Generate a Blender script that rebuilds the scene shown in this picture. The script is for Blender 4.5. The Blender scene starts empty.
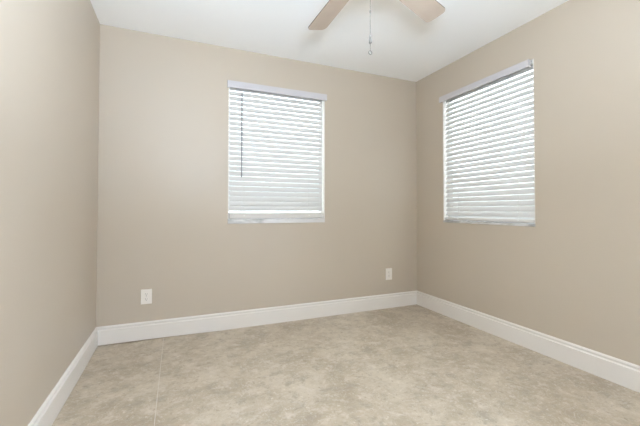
import bpy, bmesh, math
from mathutils import Vector, Matrix

S = bpy.context.scene
COL = S.collection
W, H, D = 2.973, 2.44, 3.45          # room width, height, depth (metres)
HALL = 1.6                            # hallway behind the doorway
WT = 0.11                             # wall thickness

# ------------------------------------------------------------------ camera
cam = bpy.data.cameras.new('camera')
co = bpy.data.objects.new('camera', cam); COL.objects.link(co)
yaw, pitch, roll = 0.39975, 0.01747, 0.00123
fw = Vector((math.sin(yaw)*math.cos(pitch), math.cos(yaw)*math.cos(pitch), math.sin(pitch)))
rt = Vector((math.cos(yaw), -math.sin(yaw), 0)); up = rt.cross(fw)
r2 = rt*math.cos(roll) + up*math.sin(roll); u2 = -rt*math.sin(roll) + up*math.cos(roll)
M = Matrix((r2, u2, -fw)).transposed().to_4x4()
M.translation = Vector((0.5568, -2.9953, 1.0272))
co.matrix_world = M
cam.sensor_width = 36; cam.lens = 36*336.8/640
cam.shift_y = (203.9-213)/640
cam.clip_start = 0.02
S.camera = co

# ------------------------------------------------------------------ light
wd = bpy.data.worlds.new('sky'); S.world = wd; wd.use_nodes = True
bg = wd.node_tree.nodes['Background']
bg.inputs[0].default_value = (0.88, 0.94, 1.0, 1); bg.inputs[1].default_value = 4.4

def area(name, loc, rot, sx, sy, power, colour, portal=False):
    l = bpy.data.lights.new(name, 'AREA'); l.shape = 'RECTANGLE'; l.size = sx; l.size_y = sy
    l.energy = power; l.color = colour
    if portal: l.cycles.is_portal = True
    o = bpy.data.objects.new(name, l); COL.objects.link(o); o.location = loc; o.rotation_euler = rot
    return o
R90 = math.pi/2
area('window_portal', (1.414, 0.30, 1.51), (-R90, 0, 0), 1.2, 1.5, 1, (1, 1, 1), True)
area('window_portal', (W+0.30, -0.871, 1.51), (0, R90, 0), 1.5, 1.2, 1, (1, 1, 1), True)
# added fill light in the unseen hall, turned to brighten the left wall
area('hall_fill_light', (2.55, -D-WT-0.42, 1.2), (math.radians(90+10), 0, math.radians(74)), 0.7, 1.7, 74, (0.70, 0.82, 1.0))
# the photographer's flash, bounced off the ceiling beside the camera
area('bounce_flash', (0.80, -2.95, 1.50), (math.radians(180-12), 0, 0), 0.5, 0.5, 98, (0.675, 0.83, 1.0))

S.view_settings.view_transform = 'Standard'; S.view_settings.look = 'None'
S.view_settings.exposure = 0.07; S.view_settings.gamma = 1.0; S.view_settings.use_curve_mapping = False
S.cycles.use_denoising = True
S.cycles.max_bounces = 14; S.cycles.diffuse_bounces = 8; S.cycles.transmission_bounces = 10
S.cycles.transparent_max_bounces = 16
S.cycles.caustics_reflective = False; S.cycles.caustics_refractive = False

# ------------------------------------------------------------------ materials
def mat(name, colour, rough=0.5, metal=0.0, spec=0.5):
    m = bpy.data.materials.new(name); m.use_nodes = True
    b = m.node_tree.nodes['Principled BSDF']
    b.inputs['Base Color'].default_value = (*colour, 1); b.inputs['Roughness'].default_value = rough
    b.inputs['Metallic'].default_value = metal; b.inputs['Specular IOR Level'].default_value = spec
    return m
def nodes(m): return m.node_tree.nodes, m.node_tree.links, m.node_tree.nodes['Principled BSDF']
def tex(m, kind, **kw):
    n = m.node_tree.nodes.new(kind)
    for k, v in kw.items(): n.inputs[k].default_value = v
    return n
def objco(m, scale=(1, 1, 1)):
    N, L, b = nodes(m); g = N.new('ShaderNodeNewGeometry'); mp = N.new('ShaderNodeMapping')
    mp.inputs['Scale'].default_value = scale; L.new(g.outputs['Position'], mp.inputs['Vector']); return mp.outputs[0]
def bump(m, scale, strength, dist=0.001):
    N, L, b = nodes(m); t = tex(m, 'ShaderNodeTexNoise', Scale=scale, Detail=3.0); L.new(objco(m), t.inputs['Vector'])
    bp = N.new('ShaderNodeBump'); bp.inputs['Strength'].default_value = strength; bp.inputs['Distance'].default_value = dist
    L.new(t.outputs['Fac'], bp.inputs['Height']); L.new(bp.outputs[0], b.inputs['Normal'])
def mottle(m, c1, c2, scale, detail=4.0, lo=0.35, hi=0.65, st=(1, 1, 1)):
    N, L, b = nodes(m); t = tex(m, 'ShaderNodeTexNoise', Scale=scale, Detail=detail); L.new(objco(m, st), t.inputs['Vector'])
    r = N.new('ShaderNodeValToRGB'); r.color_ramp.elements[0].position = lo; r.color_ramp.elements[1].position = hi
    r.color_ramp.elements[0].color = (*c1, 1); r.color_ramp.elements[1].color = (*c2, 1)
    L.new(t.outputs['Fac'], r.inputs[0]); L.new(r.outputs[0], b.inputs['Base Color']); return r

WALLC = (0.512, 0.443, 0.360)
m_wall = mat('beige_wall_paint', WALLC, 0.38, spec=0.5)
mottle(m_wall, tuple(c*0.99 for c in WALLC), tuple(c*1.01 for c in WALLC), 1.2)
bump(m_wall, 160, 0.12)
m_ceil = mat('ceiling_paint', (0.94, 0.95, 0.96), 0.8, spec=0.2); bump(m_ceil, 120, 0.15)
m_trim = mat('white_trim_paint', (0.76, 0.725, 0.685), 0.35); bump(m_trim, 30, 0.03)
m_out = mat('stucco', (0.75, 0.72, 0.68), 0.9); bump(m_out, 60, 0.4, 0.003)
m_frame = mat('window_vinyl', (0.85, 0.86, 0.87), 0.35); bump(m_frame, 40, 0.02)
m_plast = mat('outlet_plastic', (0.84, 0.80, 0.75), 0.35); bump(m_plast, 40, 0.02)
m_dark = mat('slot_dark', (0.05, 0.045, 0.04), 0.6); bump(m_dark, 40, 0.02)
m_steel = mat('nickel', (0.55, 0.55, 0.55), 0.3, 1.0); bump(m_steel, 60, 0.03)
m_chain = mat('chain_metal', (0.16, 0.155, 0.15), 0.9, 0.0, 0.1); bump(m_chain, 60, 0.03)
m_nickel = mat('fan_metal', (0.50, 0.48, 0.46), 0.32, 1.0); bump(m_nickel, 60, 0.03)
m_wand = mat('wand_grey', (0.30, 0.31, 0.32), 0.3); bump(m_wand, 60, 0.03)
m_rail = mat('blind_rail', (0.66, 0.64, 0.62), 0.45); bump(m_rail, 40, 0.03)
m_val = mat('valance_vinyl', (0.56, 0.54, 0.56), 0.45); bump(m_val, 40, 0.03)
m_cord = mat('cord_white', (0.82, 0.82, 0.80), 0.8); bump(m_cord, 400, 0.3)
m_bounce_ground = mat('ground_outside', (0.42, 0.42, 0.36), 0.95)
mottle(m_bounce_ground, (0.62, 0.61, 0.58), (0.74, 0.73, 0.70), 3.0)  # unseen ground, made pale to bounce more light up through the windows
m_hall = mat('hall_paint', (0.78, 0.74, 0.68), 0.7); bump(m_hall, 120, 0.1)

# marble sill
m_sill = mat('marble_sill', (0.72, 0.71, 0.70), 0.25)
mottle(m_sill, (0.36, 0.36, 0.35), (0.66, 0.65, 0.65), 7.0, 5.0, 0.36, 0.52, (1, 1, 1.5))

# blind slats: white faux wood that lets some daylight glow through
m_slat = bpy.data.materials.new('slat_white'); m_slat.use_nodes = True
N, L = m_slat.node_tree.nodes, m_slat.node_tree.links; b = N['Principled BSDF']
b.inputs['Base Color'].default_value = (0.66, 0.645, 0.63, 1); b.inputs['Roughness'].default_value = 0.4
tr = N.new('ShaderNodeBsdfTranslucent'); tr.inputs[0].default_value = (0.85, 0.86, 0.88, 1)
mx = N.new('ShaderNodeMixShader'); mx.inputs[0].default_value = 0.12
L.new(b.outputs[0], mx.inputs[1]); L.new(tr.outputs[0], mx.inputs[2]); L.new(mx.outputs[0], N['Material Output'].inputs[0])
bump(m_slat, 40, 0.03)

# window glass
m_glass = bpy.data.materials.new('window_glass'); m_glass.use_nodes = True
N, L = m_glass.node_tree.nodes, m_glass.node_tree.links; N.remove(N['Principled BSDF'])
ta = N.new('ShaderNodeBsdfTransparent'); ta.inputs[0].default_value = (0.93, 0.96, 0.95, 1)
ga = N.new('ShaderNodeBsdfGlossy'); ga.inputs['Roughness'].default_value = 0.03
mx = N.new('ShaderNodeMixShader')
mx.inputs[0].default_value = 0.06; L.new(ta.outputs[0], mx.inputs[1]); L.new(ga.outputs[0], mx.inputs[2])
L.new(mx.outputs[0], N['Material Output'].inputs[0])

# frosted, lit glass of the fan light
m_bowl = mat('frosted_glass_lit', (0.95, 0.90, 0.80), 0.4)
bb = m_bowl.node_tree.nodes['Principled BSDF']
bb.inputs['Emission Color'].default_value = (1.0, 0.76, 0.47, 1); bb.inputs['Emission Strength'].default_value = 17.0
bump(m_bowl, 80, 0.05)

# fan blade: pale washed wood
m_blade = mat('blade_wood', (0.6, 0.5, 0.42), 0.45)
mottle(m_blade, (0.48, 0.395, 0.325), (0.54, 0.45, 0.375), 9.0, 5.0, 0.3, 0.7, (1.0, 1.0, 1.0)); bump(m_blade, 60, 0.05)
m_edge = mat('blade_edge_walnut', (0.09, 0.06, 0.05), 0.5); bump(m_edge, 60, 0.05)

# floor: large stone-look tiles, mottled beige, hairline joints
m_floor = mat('stone_tile', (0.5, 0.45, 0.38), 0.42, spec=0.4)
N, L, b = nodes(m_floor)
def mixc(a, c, f, mode='MIX'):
    x = N.new('ShaderNodeMix'); x.data_type = 'RGBA'; x.blend_type = mode
    for s, v in ((6, a), (7, c), (0, f)):
        if hasattr(v, 'links'): L.new(v, x.inputs[s])
        elif isinstance(v, tuple): x.inputs[s].default_value = (*v, 1)
        else: x.inputs[s].default_value = v
    return x.outputs[2]
def ramp(src, lo, hi, c1, c2):
    r = N.new('ShaderNodeValToRGB'); e = r.color_ramp.elements
    e[0].position = lo; e[1].position = hi; e[0].color = (*c1, 1); e[1].color = (*c2, 1)
    L.new(src, r.inputs[0]); return r.outputs[0]
BK, WH = (0, 0, 0), (1, 1, 1)
n1 = tex(m_floor, 'ShaderNodeTexNoise', Scale=3.2, Detail=8.0, Roughness=0.66, Distortion=0.3); L.new(objco(m_floor, (1, 1, 1)), n1.inputs['Vector'])
n2 = tex(m_floor, 'ShaderNodeTexNoise', Scale=10.0, Detail=8.0, Roughness=0.70, Distortion=0.15); L.new(objco(m_floor, (1, 1, 1)), n2.inputs['Vector'])
n3 = tex(m_floor, 'ShaderNodeTexNoise', Scale=6.5, Detail=8.0, Roughness=0.68, Distortion=2.2); L.new(objco(m_floor, (1, 1.3, 1)), n3.inputs['Vector'])
base = ramp(n1.outputs['Fac'], 0.36, 0.64, (0.365, 0.295, 0.212), (0.540, 0.460, 0.355))
lite = ramp(n2.outputs['Fac'], 0.53, 0.66, BK, (0.75, 0.75, 0.75))
c = mixc(base, (0.60, 0.53, 0.45), lite)
dk = ramp(n2.outputs['Fac'], 0.36, 0.47, (0.85, 0.85, 0.85), BK)
c = mixc(c, (0.34, 0.285, 0.22), dk)
ab = N.new('ShaderNodeMath'); ab.operation = 'SUBTRACT'; ab.inputs[1].default_value = 0.5; L.new(n3.outputs['Fac'], ab.inputs[0])
a2 = N.new('ShaderNodeMath'); a2.operation = 'ABSOLUTE'; L.new(ab.outputs[0], a2.inputs[0])
vein = ramp(a2.outputs[0], 0.0, 0.012, (0.50, 0.50, 0.50), BK)
c = mixc(c, (0.66, 0.60, 0.53), vein)
n4 = tex(m_floor, 'ShaderNodeTexNoise', Scale=34.0, Detail=5.0, Roughness=0.7, Distortion=0.3); L.new(objco(m_floor), n4.inputs['Vector'])
c = mixc(c, (0.30, 0.24, 0.18), ramp(n4.outputs['Fac'], 0.33, 0.43, (0.70, 0.70, 0.70), BK))
c = mixc(c, (0.68, 0.61, 0.52), ramp(n4.outputs['Fac'], 0.58, 0.67, BK, (0.60, 0.60, 0.60)))
sx = N.new('ShaderNodeSeparateXYZ'); g = N.new('ShaderNodeNewGeometry'); L.new(g.outputs['Position'], sx.inputs[0])
def joint(out, off, pitch, width):
    a = N.new('ShaderNodeMath'); a.operation = 'ADD'; a.inputs[1].default_value = -off + pitch*20 + pitch/2; L.new(out, a.inputs[0])
    m_ = N.new('ShaderNodeMath'); m_.operation = 'MODULO'; m_.inputs[1].default_value = pitch; L.new(a.outputs[0], m_.inputs[0])
    s = N.new('ShaderNodeMath'); s.operation = 'SUBTRACT'; s.inputs[1].default_value = pitch/2; L.new(m_.outputs[0], s.inputs[0])
    q = N.new('ShaderNodeMath'); q.operation = 'ABSOLUTE'; L.new(s.outputs[0], q.inputs[0])
    k = N.new('ShaderNodeMath'); k.operation = 'LESS_THAN'; k.inputs[1].default_value = width/2; L.new(q.outputs[0], k.inputs[0]); return k.outputs[0]
jx = joint(sx.outputs[0], 0.462, 0.607, 0.0032); jy = joint(sx.outputs[1], -1.266, 0.607, 0.003)
def scaled(v, f):
    k = N.new('ShaderNodeMath'); k.operation = 'MULTIPLY'; L.new(v, k.inputs[0])
    if hasattr(f, 'links'): L.new(f, k.inputs[1])
    else: k.inputs[1].default_value = f
    return k.outputs[0]
near = N.new('ShaderNodeMapRange'); near.inputs[1].default_value = 0.5; near.inputs[2].default_value = 0.9
near.inputs[3].default_value = 0.9; near.inputs[4].default_value = 0.14; L.new(sx.outputs[0], near.inputs[0])
c = mixc(c, (0.62, 0.57, 0.50), scaled(jx, near.outputs[0])); c = mixc(c, (0.66, 0.61, 0.54), scaled(jy, 0.13))
L.new(c, b.inputs['Base Color'])
rr = N.new('ShaderNodeMapRange'); rr.inputs[3].default_value = 0.36; rr.inputs[4].default_value = 0.52
L.new(n1.outputs['Fac'], rr.inputs[0]); L.new(rr.outputs[0], b.inputs['Roughness'])
bp = N.new('ShaderNodeBump'); bp.inputs['Strength'].default_value = 0.08; bp.inputs['Distance'].default_value = 0.001
L.new(n2.outputs['Fac'], bp.inputs['Height']); L.new(bp.outputs[0], b.inputs['Normal'])

# ------------------------------------------------------------------ helpers
def link(name, bm, m, parent=None, smooth=False):
    bmesh.ops.recalc_face_normals(bm, faces=bm.faces[:])
    me = bpy.data.meshes.new(name); bm.to_mesh(me); bm.free()
    for mm in (m if isinstance(m, (list, tuple)) else (m,)): me.materials.append(mm)
    if smooth:
        for p in me.polygons: p.use_smooth = True
        me.set_sharp_from_angle(angle=math.radians(40))
    o = bpy.data.objects.new(name, me); COL.objects.link(o)
    if parent: o.parent = parent
    return o
def box(bm, x0, x1, y0, y1, z0, z1, bevel=0.0):
    x0, x1 = sorted((x0, x1)); y0, y1 = sorted((y0, y1)); z0, z1 = sorted((z0, z1))
    r = bmesh.ops.create_cube(bm, size=1.0); vs = r['verts']
    for v in vs: v.co = Vector(((x0+x1)/2+v.co.x*(x1-x0), (y0+y1)/2+v.co.y*(y1-y0), (z0+z1)/2+v.co.z*(z1-z0)))
    if bevel:
        es = list({e for v in vs for e in v.link_edges})
        bmesh.ops.bevel(bm, geom=es, offset=bevel, segments=2, affect='EDGES', profile=0.5)
def lathe(bm, pts, cx=0, cy=0, seg=48):
    rings = []
    for r, z in pts:
        if r < 1e-5: rings.append([bm.verts.new((cx, cy, z))])
        else: rings.append([bm.verts.new((cx+r*math.cos(2*math.pi*k/seg), cy+r*math.sin(2*math.pi*k/seg), z)) for k in range(seg)])
    for a, b_ in zip(rings, rings[1:]):
        for k in range(seg):
            q = [a[k % len(a)], a[(k+1) % len(a)], b_[(k+1) % len(b_)], b_[k % len(b_)]]
            u = []
            for v in q:
                if v not in u: u.append(v)
            if len(u) > 2: bm.faces.new(u)
def rod(bm, p, q, r, seg=12):
    p, q = Vector(p), Vector(q); d = q-p
    mt = Matrix.Translation((p+q)/2) @ d.to_track_quat('Z', 'Y').to_matrix().to_4x4()
    bmesh.ops.create_cone(bm, cap_ends=True, segments=seg, radius1=r, radius2=r, depth=d.length, matrix=mt)
def struct(name, bm, m, parent=None, **kw):
    o = link(name, bm, m, parent, **kw)
    if parent is None: o['kind'] = 'structure'
    return o
def thing(name, label, cat, loc=(0, 0, 0), rotz=0, group=None):
    o = bpy.data.objects.new(name, None); COL.objects.link(o); o.empty_display_size = 0.1
    o.location = loc; o.rotation_euler = (0, 0, rotz); o['label'] = label; o['category'] = cat
    if group: o['group'] = group
    return o

# ------------------------------------------------------------------ room shell
bm = bmesh.new(); box(bm, -WT, W+WT, -D-WT-HALL-WT, WT, -0.12, 0.0); struct('floor', bm, m_floor)
bm = bmesh.new(); box(bm, -WT, W+WT, -D-WT-HALL-WT, WT, H, H+0.12); struct('ceiling', bm, m_ceil)

X0, X1, Z0, Z1 = 0.956, 1.872, 0.905, 2.148       # opening in the back wall
Y0, Y1 = -1.334, -0.406                            # opening in the right wall
bm = bmesh.new()
box(bm, -WT, X0, 0, WT, 0, H); box(bm, X1, W+WT, 0, WT, 0, H)
box(bm, X0, X1, 0, WT, 0, Z0); box(bm, X0, X1, 0, WT, Z1, H); struct('wall_back', bm, m_wall)
bm = bmesh.new()
YE = -D-WT-HALL
box(bm, W, W+WT, Y1, 0, 0, H); box(bm, W, W+WT, -D-WT, Y0, 0, H)
box(bm, W, W+WT, Y0, Y1, 0, Z0); box(bm, W, W+WT, Y0, Y1, Z1, H); struct('wall_right', bm, m_wall)
bm = bmesh.new(); box(bm, -WT, 0, -D-WT, 0, 0, H); struct('wall_left', bm, m_wall)
DX0, DX1, DZ = 0.10, 2.40, 2.3                     # unseen cased opening behind the camera, widened to let the added fill in
bm = bmesh.new()
box(bm, 0, DX0, -D-WT, -D, 0, H); box(bm, DX1, W, -D-WT, -D, 0, H); box(bm, DX0, DX1, -D-WT, -D, DZ, H)
struct('wall_front', bm, m_wall)
bm = bmesh.new()
box(bm, -WT, 0, YE, -D-WT, 0, H); box(bm, W, W+WT, YE, -D-WT, 0, H); box(bm, -WT, W+WT, YE-WT, YE, 0, H)
struct('wall_hall', bm, m_hall)
bm = bmesh.new()
for xa, xb in ((DX0-0.06, DX0+0.012), (DX1-0.012, DX1+0.06)): box(bm, xa, xb, -D-0.0, -D+0.014, 0, DZ+0.06, 0.003)
box(bm, DX0-0.06, DX1+0.06, -D, -D+0.014, DZ-0.012, DZ+0.06, 0.003); struct('trim_1', bm, m_trim)

bm = bmesh.new(); box(bm, -15, 18, -18, 15, -0.40, -0.30); struct('ground', bm, m_bounce_ground)

# baseboards: one moulded profile swept along the wall, mitred in the corners
BH, BT = 0.1456, 0.015
PROF = [(0.0, 0.0), (BT, 0.0), (BT, 0.114), (BT-0.001, 0.1155), (BT-0.0080, 0.1205), (BT-0.0090, 0.1270), (BT-0.0070, 0.1295),
        (BT-0.0035, 0.1310), (BT-0.0030, 0.1350), (BT-0.0050, 0.1385), (BT-0.0110, BH), (0.0, BH)]
def sweep(name, a, b_, n, ma, mb, lift=((0, 0), (1, 0))):
    """a, b_: ends on the wall line; n: inward normal; ma, mb: 1 for an inside mitre; lift: (fraction, gap under the board)"""
    bm = bmesh.new(); a = Vector((*a, 0)); b_ = Vector((*b_, 0)); n = Vector((*n, 0)); d = (b_-a).normalized(); rows = []
    for q, (fq, lf) in enumerate(lift):
        e = ma if q == 0 else (-mb if q == len(lift)-1 else 0)
        rows.append([bm.verts.new(a.lerp(b_, fq)+n*t+d*(t*e)+Vector((0, 0, z+(lf if z < 0.05 else 0)))) for t, z in PROF])
    for va, vb in zip(rows, rows[1:]):
        for k in range(len(PROF)):
            j = (k+1) % len(PROF); bm.faces.new((va[k], va[j], vb[j], vb[k]))
    bm.faces.new(rows[0]); bm.faces.new(list(reversed(rows[-1]))); struct(name, bm, m_trim)
sweep('baseboard_back', (0, 0), (W, 0), (0, -1), 1, 1, ((0, 0.011), (0.15, 0.008), (0.30, 0.0), (1, 0)))
sweep('baseboard_left', (0, 0), (0, -D), (1, 0), 1, 0, ((0, 0.011), (0.12, 0.003), (1, 0.002)))
sweep('baseboard_right', (W, 0), (W, -D), (-1, 0), 1, 0)
sweep('baseboard_front', (DX1+0.06, -D), (W-BT, -D), (0, 1), 0, 0)

# ------------------------------------------------------------------ windows (local: x along the wall, y outward, z up)
def window(name, loc, rotz, width, sill_top, sill_drop):
    root = bpy.data.objects.new(name, None); COL.objects.link(root); root.location = loc; root.rotation_euler = (0, 0, rotz)
    root['kind'] = 'structure'
    f = bmesh.new(); w = width; fy0, fy1 = 0.066, 0.106; t = 0.020
    box(f, 0, t, fy0, fy1, sill_top, Z1, 0.002); box(f, w-t, w, fy0, fy1, sill_top, Z1, 0.002)
    box(f, t, w-t, fy0, fy1, Z1-t, Z1, 0.002); box(f, t, w-t, fy0, fy1, sill_top, sill_top+0.05, 0.002)
    link('window_frame', f, m_frame, root)
    p = bmesh.new(); box(p, t, w-t, 0.084, 0.088, sill_top+0.05, Z1-t); link('window_pane', p, m_glass, root)
    q = bmesh.new()
    box(q, 0.0, 0.006, 0.0005, fy0, sill_top, Z1); box(q, w-0.006, w, 0.0005, fy0, sill_top, Z1); link('window_jamb', q, m_trim, root)
    s = bmesh.new(); box(s, 0.0, w, -0.006, 0.065, Z0, sill_top, 0.002)
    for v in s.verts:
        if v.co.z < Z0+0.01 and v.co.y < 0.0: v.co.z -= sill_drop*max(0, min(1, v.co.x/w))
    link('window_sill', s, m_sill, root)
    return root
window('window_1', (X0, 0, 0), 0, X1-X0, 0.944, 0.0)
window('window_2', (W, Y1, 0), -R90, Y1-Y0, 0.924, 0.0)

# ------------------------------------------------------------------ blinds
def blind(label, loc, rotz, width, z_bot, val, wand, bracket, cords, tilt, railh, pitch=0.0442):
    root = thing('window_blind', label, 'blind', loc, rotz, 'white horizontal blinds in the two windows')
    g = 0.014; a, b_ = g, width-g; yc = 0.030
    h = bmesh.new(); box(h, a-0.006, b_+0.006, 0.004, 0.056, Z1-0.030, Z1-0.001, 0.002); link('headrail', h, m_cord, root)
    v = bmesh.new(); x0, x1, zb, zt = val
    box(v, x0, x1, -0.020, -0.012, zb, zt, 0.002)
    for q in (x0, x1-0.008): box(v, q, q+0.008, -0.014, -0.0005, zb, zt, 0.002)
    link('valance', v, m_val, root)
    if bracket:
        k = bmesh.new(); box(k, b_-0.012, b_-0.0085, -0.013, 0.003, Z1-0.060, Z1-0.006, 0.0005)
        box(k, b_-0.010, b_+0.006, -0.004, -0.001, Z1-0.028, Z1-0.004, 0.0005); link('end_bracket', k, m_rail, root)
        k = bmesh.new(); bmesh.ops.create_cone(k, cap_ends=True, segments=16, radius1=0.005, radius2=0.004, depth=0.004,
              matrix=Matrix.Translation((b_-0.001, -0.0058, Z1-0.016)) @ Matrix.Rotation(R90, 4, 'X'))
        o = link('screw', k, m_wand, root)
    s = bmesh.new(); th = math.radians(tilt); sw, st, n = 0.050, 0.0028, 6
    top = Z1-0.036; zr = z_bot+railh+0.016; cnt = int((top-0.02-zr)/pitch); zs = []
    for i in range(cnt+1):
        z = top-0.014-i*pitch; 
        if z < zr: break
        zs.append(z); rows = []
        for j in range(n+1):
            u = -0.5+j/n; crown = 0.0022*(1-4*u*u)
            # u=-0.5 is the room edge (low), u=+0.5 the outer edge (high)
            dy = u*sw*math.cos(th)-crown*math.sin(th); dz = u*sw*math.sin(th)+crown*math.cos(th)
            ny, nz = -math.sin(th)*st/2, math.cos(th)*st/2
            rows.append((yc+dy, z+dz, ny, nz))
        L0 = [[s.verts.new((x, y+k_*ny, zz+k_*nz)) for (y, zz, ny, nz) in rows] for x in (a, b_) for k_ in (1, -1)]
        tA, bA, tB, bB = L0
        for j in range(n):
            s.faces.new((tA[j], tA[j+1], tB[j+1], tB[j])); s.faces.new((bA[j], bB[j], bB[j+1], bA[j+1]))
            s.faces.new((tA[j], bA[j], bA[j+1], tA[j+1])); s.faces.new((tB[j], tB[j+1], bB[j+1], bB[j]))
        s.faces.new((tA[0], tB[0], bB[0], bA[0])); s.faces.new((tA[n], bA[n], bB[n], tB[n]))
    link('slats', s, m_slat, root, smooth=True)
    r = bmesh.new(); box(r, a, b_, yc-0.022, yc+0.022, z_bot, z_bot+railh, 0.003); link('bottom_rail', r, m_rail, root)
    fy = yc-sw*math.cos(th)/2-0.0025
    for cx_ in cords:
        l = bmesh.new()
        for yy in (fy, 2*yc-fy): rod(l, (cx_, yy, z_bot+0.010), (cx_, yy, Z1-0.034), 0.0011, 6)
        for z in zs: rod(l, (cx_, fy, z-0.020), (cx_, 2*yc-fy, z+0.020), 0.0006, 5)
        link('ladder_cord', l, m_cord, root)
        p = bmesh.new(); bmesh.ops.create_cone(p, cap_ends=True, segments=14, radius1=0.006, radius2=0.006, depth=0.003,
            matrix=Matrix.Translation((cx_, yc-0.0232, z_bot+railh/2)) @ Matrix.Rotation(R90, 4, 'X')); link('cord_button', p, m_cord, root)
    if wand:
        xw, zt_, zb_ = wand; w_ = bmesh.new(); rod(w_, (xw, -0.006, zb_), (xw, -0.006, zt_), 0.0060, 6)
        rod(w_, (xw, -0.006, zb_-0.012), (xw, -0.006, zb_+0.01), 0.0058, 8); ob = link('tilt_wand', w_, m_wand, root); ob['label'] = 'grey tilt wand'
        k = bmesh.new(); rod(k, (xw, -0.006, zt_-0.002), (xw, 0.006, zt_+0.030), 0.0016, 6); link('wand_hook', k, m_steel, ob)
    return root
blind('white slatted blind in the back wall window, grey tilt wand hanging at its left', (X0, 0, 0), 0, X1-X0,
      0.950, (-0.010, 0.932, 2.090, 2.150), (0.116, 2.060, 1.325), False, (0.142, 0.757), 60, 0.050)
blind('white slatted blind in the right wall window, exposed bracket at its upper right corner', (W, Y1, 0), -R90, Y1-Y0,
      0.932, (-0.032, 0.900, 2.096, 2.152), None, True, (0.178, 0.784), 58, 0.024)

# ------------------------------------------------------------------ outlets
def outlet(label, x, z, w=0.074, h=0.116):
    root = thing('wall_outlet', label, 'outlet', (x, 0, z), 0, 'electrical outlets on the back wall')
    p = bmesh.new(); box(p, -w/2, w/2, -0.007, 0, -h/2, h/2, 0.0025); link('cover_plate', p, m_plast, root)
    for s in (-1, 1):
        q = bmesh.new(); lathe(q, [(0, 0.0), (0.0165, 0.0), (0.0165, 0.0016), (0.0155, 0.0022), (0, 0.0022)], seg=28)
        for v in q.verts:
            x_, y_, z_ = v.co; v.co = (x_, -0.007-z_, max(-0.0125, min(0.0125, y_))+s*0.0195)
        rc = link('receptacle', q, m_plast, root)
        d = bmesh.new()
        for dx, hh in ((-0.0065, 0.0085), (0.0065, 0.007)): box(d, dx-0.001, dx+0.001, -0.0098, -0.0088, s*0.0195+0.003-hh/2, s*0.0195+0.003+hh/2)
        rod(d, (0, -0.0098, s*0.0195-0.0075), (0, -0.0088, s*0.0195-0.0075), 0.0024, 10); link('slots', d, m_dark, rc)
    c_ = bmesh.new(); rod(c_, (0, -0.0082, 0), (0, -0.0065, 0), 0.003, 14); link('screw', c_, m_steel, root)
outlet('white duplex outlet low on the back wall near the left corner', 0.335, 0.3405, 0.078, 0.116)
outlet('white duplex outlet low on the back wall near the right corner', 2.607, 0.352, 0.078, 0.120)

# ------------------------------------------------------------------ ceiling fan
FX, FY, ZB = 1.385, -1.640, 2.200
fan = thing('ceiling_fan', 'ceiling fan with pale wooden blades, lit frosted bowl and hanging pull chain', 'ceiling fan', (FX, FY, H))
def zz(z): return z-H
b1 = bmesh.new(); lathe(b1, [(0, zz(H)), (0.075, zz(H)), (0.078, zz(2.425)), (0.062, zz(2.395)), (0.030, zz(2.385)), (0, zz(2.385))]); link('canopy', b1, m_nickel, fan, smooth=True)
b1 = bmesh.new(); rod(b1, (0, 0, zz(2.33)), (0, 0, zz(2.392)), 0.0125, 20); link('downrod', b1, m_nickel, fan, smooth=True)
b1 = bmesh.new(); lathe(b1, [(0, zz(2.345)), (0.045, zz(2.343)), (0.105, zz(2.325)), (0.128, zz(2.295)), (0.128, zz(2.25)), (0.112, zz(2.225)), (0.07, zz(2.212)), (0, zz(2.212))]); link('motor_housing', b1, m_nickel, fan, smooth=True)
b1 = bmesh.new(); lathe(b1, [(0, zz(2.213)), (0.055, zz(2.213)), (0.058, zz(2.19)), (0.098, zz(2.176)), (0.100, zz(2.166)), (0, zz(2.166))]); link('light_fitter', b1, m_nickel, fan, smooth=True)
b1 = bmesh.new(); lathe(b1, [(0.094, zz(2.168)), (0.104, zz(2.150)), (0.100, zz(2.128)), (0.084, zz(2.106)), (0.056, zz(2.089)), (0.022, zz(2.081)), (0, zz(2.080))]); ob = link('glass_bowl', b1, m_bowl, fan, smooth=True); ob['label'] = 'lit frosted glass bowl'
b1 = bmesh.new(); lathe(b1, [(0, zz(2.082)), (0.010, zz(2.081)), (0.009, zz(2.074)), (0.005, zz(2.068)), (0, zz(2.066))], seg=20); link('finial', b1, m_nickel, fan, smooth=True)
def blade_bm():
    L0, L1, w0, w1, r = 0.185, 0.657, 0.112, 0.130, 0.034
    pts = [(L0+0.015, -w0/2), ]
    def arc(cx, cy, a0, a1, rr_, n=7): return [(cx+rr_*math.cos(math.radians(a0+(a1-a0)*k/n)), cy+rr_*math.sin(math.radians(a0+(a1-a0)*k/n))) for k in range(n+1)]
    pts = arc(L0+0.02, -w0/2+0.02, 180, 270, 0.02) + arc(L1-r, -w1/2+r, 270, 360, r) + arc(L1-r, w1/2-r, 0, 90, r) + arc(L0+0.02, w0/2-0.02, 90, 180, 0.02)
    bm = bmesh.new(); t = 0.0055
    lo = [bm.verts.new((x, y, -t/2)) for x, y in pts]; hi = [bm.verts.new((x, y, t/2)) for x, y in pts]
    bm.faces.new(lo); bm.faces.new(hi); n = len(pts)
    for k in range(n):
        f = bm.faces.new((lo[k], lo[(k+1) % n], hi[(k+1) % n], hi[k])); f.material_index = 1
    return bm
def iron_bm():
    bm = bmesh.new(); box(bm, 0.100, 0.215, -0.014, 0.014, 0.0035, 0.0085, 0.001)
    box(bm, 0.205, 0.265, -0.034, 0.034, 0.0035, 0.0075, 0.001); box(bm, 0.085, 0.125, -0.017, 0.017, 0.0035, 0.030, 0.002)
    return bm
blade0 = iron0 = None
PITCH = math.radians(-12)
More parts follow.
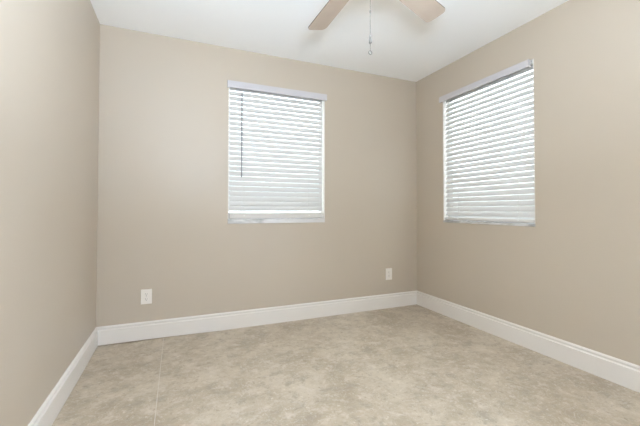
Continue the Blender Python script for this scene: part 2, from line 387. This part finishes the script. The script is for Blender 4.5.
for k in range(5):
    ang = math.radians((90.8, 20.8, -52.0, -125.0, -197.5)[k])
    if k == 0:
        bl = blade0 = link('blade', blade_bm(), [m_blade, m_edge], fan); ir = iron0 = link('blade_bracket', iron_bm(), m_nickel, fan)
    else:
        bl = blade0.copy(); COL.objects.link(bl); bl.parent = fan; ir = iron0.copy(); COL.objects.link(ir); ir.parent = fan
    mt = Matrix.Translation((0, 0, ZB-H)) @ Matrix.Rotation(ang, 4, 'Z') @ Matrix.Rotation(PITCH, 4, 'X')
    bl.matrix_local = mt; ir.matrix_local = mt
# pull chain: beads, coupling, bell-shaped fob and end ring
def chain(x, y, z1, z0, step=0.0052, r=0.0017):
    bm = bmesh.new(); z = z1
    while z > z0:
        bmesh.ops.create_icosphere(bm, subdivisions=1, radius=r, matrix=Matrix.Translation((x, y, z))); z -= step
    rod(bm, (x, y, z0), (x, y, z1), 0.0006, 5); return bm
px, py = 0.0, 0.0
ch = link('pull_chain', chain(px, py, zz(2.068), zz(1.775)), m_chain, fan, smooth=True)
b1 = bmesh.new(); lathe(b1, [(0, zz(1.968)), (0.0026, zz(1.966)), (0.0035, zz(1.960)), (0.0026, zz(1.954)), (0, zz(1.952))], px, py, 14); link('chain_coupling', b1, m_chain, ch, smooth=True)
b1 = bmesh.new(); lathe(b1, [(0, zz(1.850)), (0.003, zz(1.847)), (0.0042, zz(1.836)), (0.0062, zz(1.820)), (0.0066, zz(1.812)), (0, zz(1.810))], px, py, 18); link('chain_fob', b1, m_chain, ch, smooth=True)
b1 = bmesh.new(); n = 24; mr, tr_ = 0.0085, 0.0014; cz = zz(1.766)
rings = [[b1.verts.new((px+(mr+tr_*math.cos(2*math.pi*j/8))*math.cos(2*math.pi*i/n), py+tr_*math.sin(2*math.pi*j/8), cz+(mr+tr_*math.cos(2*math.pi*j/8))*math.sin(2*math.pi*i/n))) for j in range(8)] for i in range(n)]
for i in range(n):
    for j in range(8): b1.faces.new((rings[i][j], rings[(i+1) % n][j], rings[(i+1) % n][(j+1) % 8], rings[i][(j+1) % 8]))
link('end_ring', b1, m_chain, ch, smooth=True)
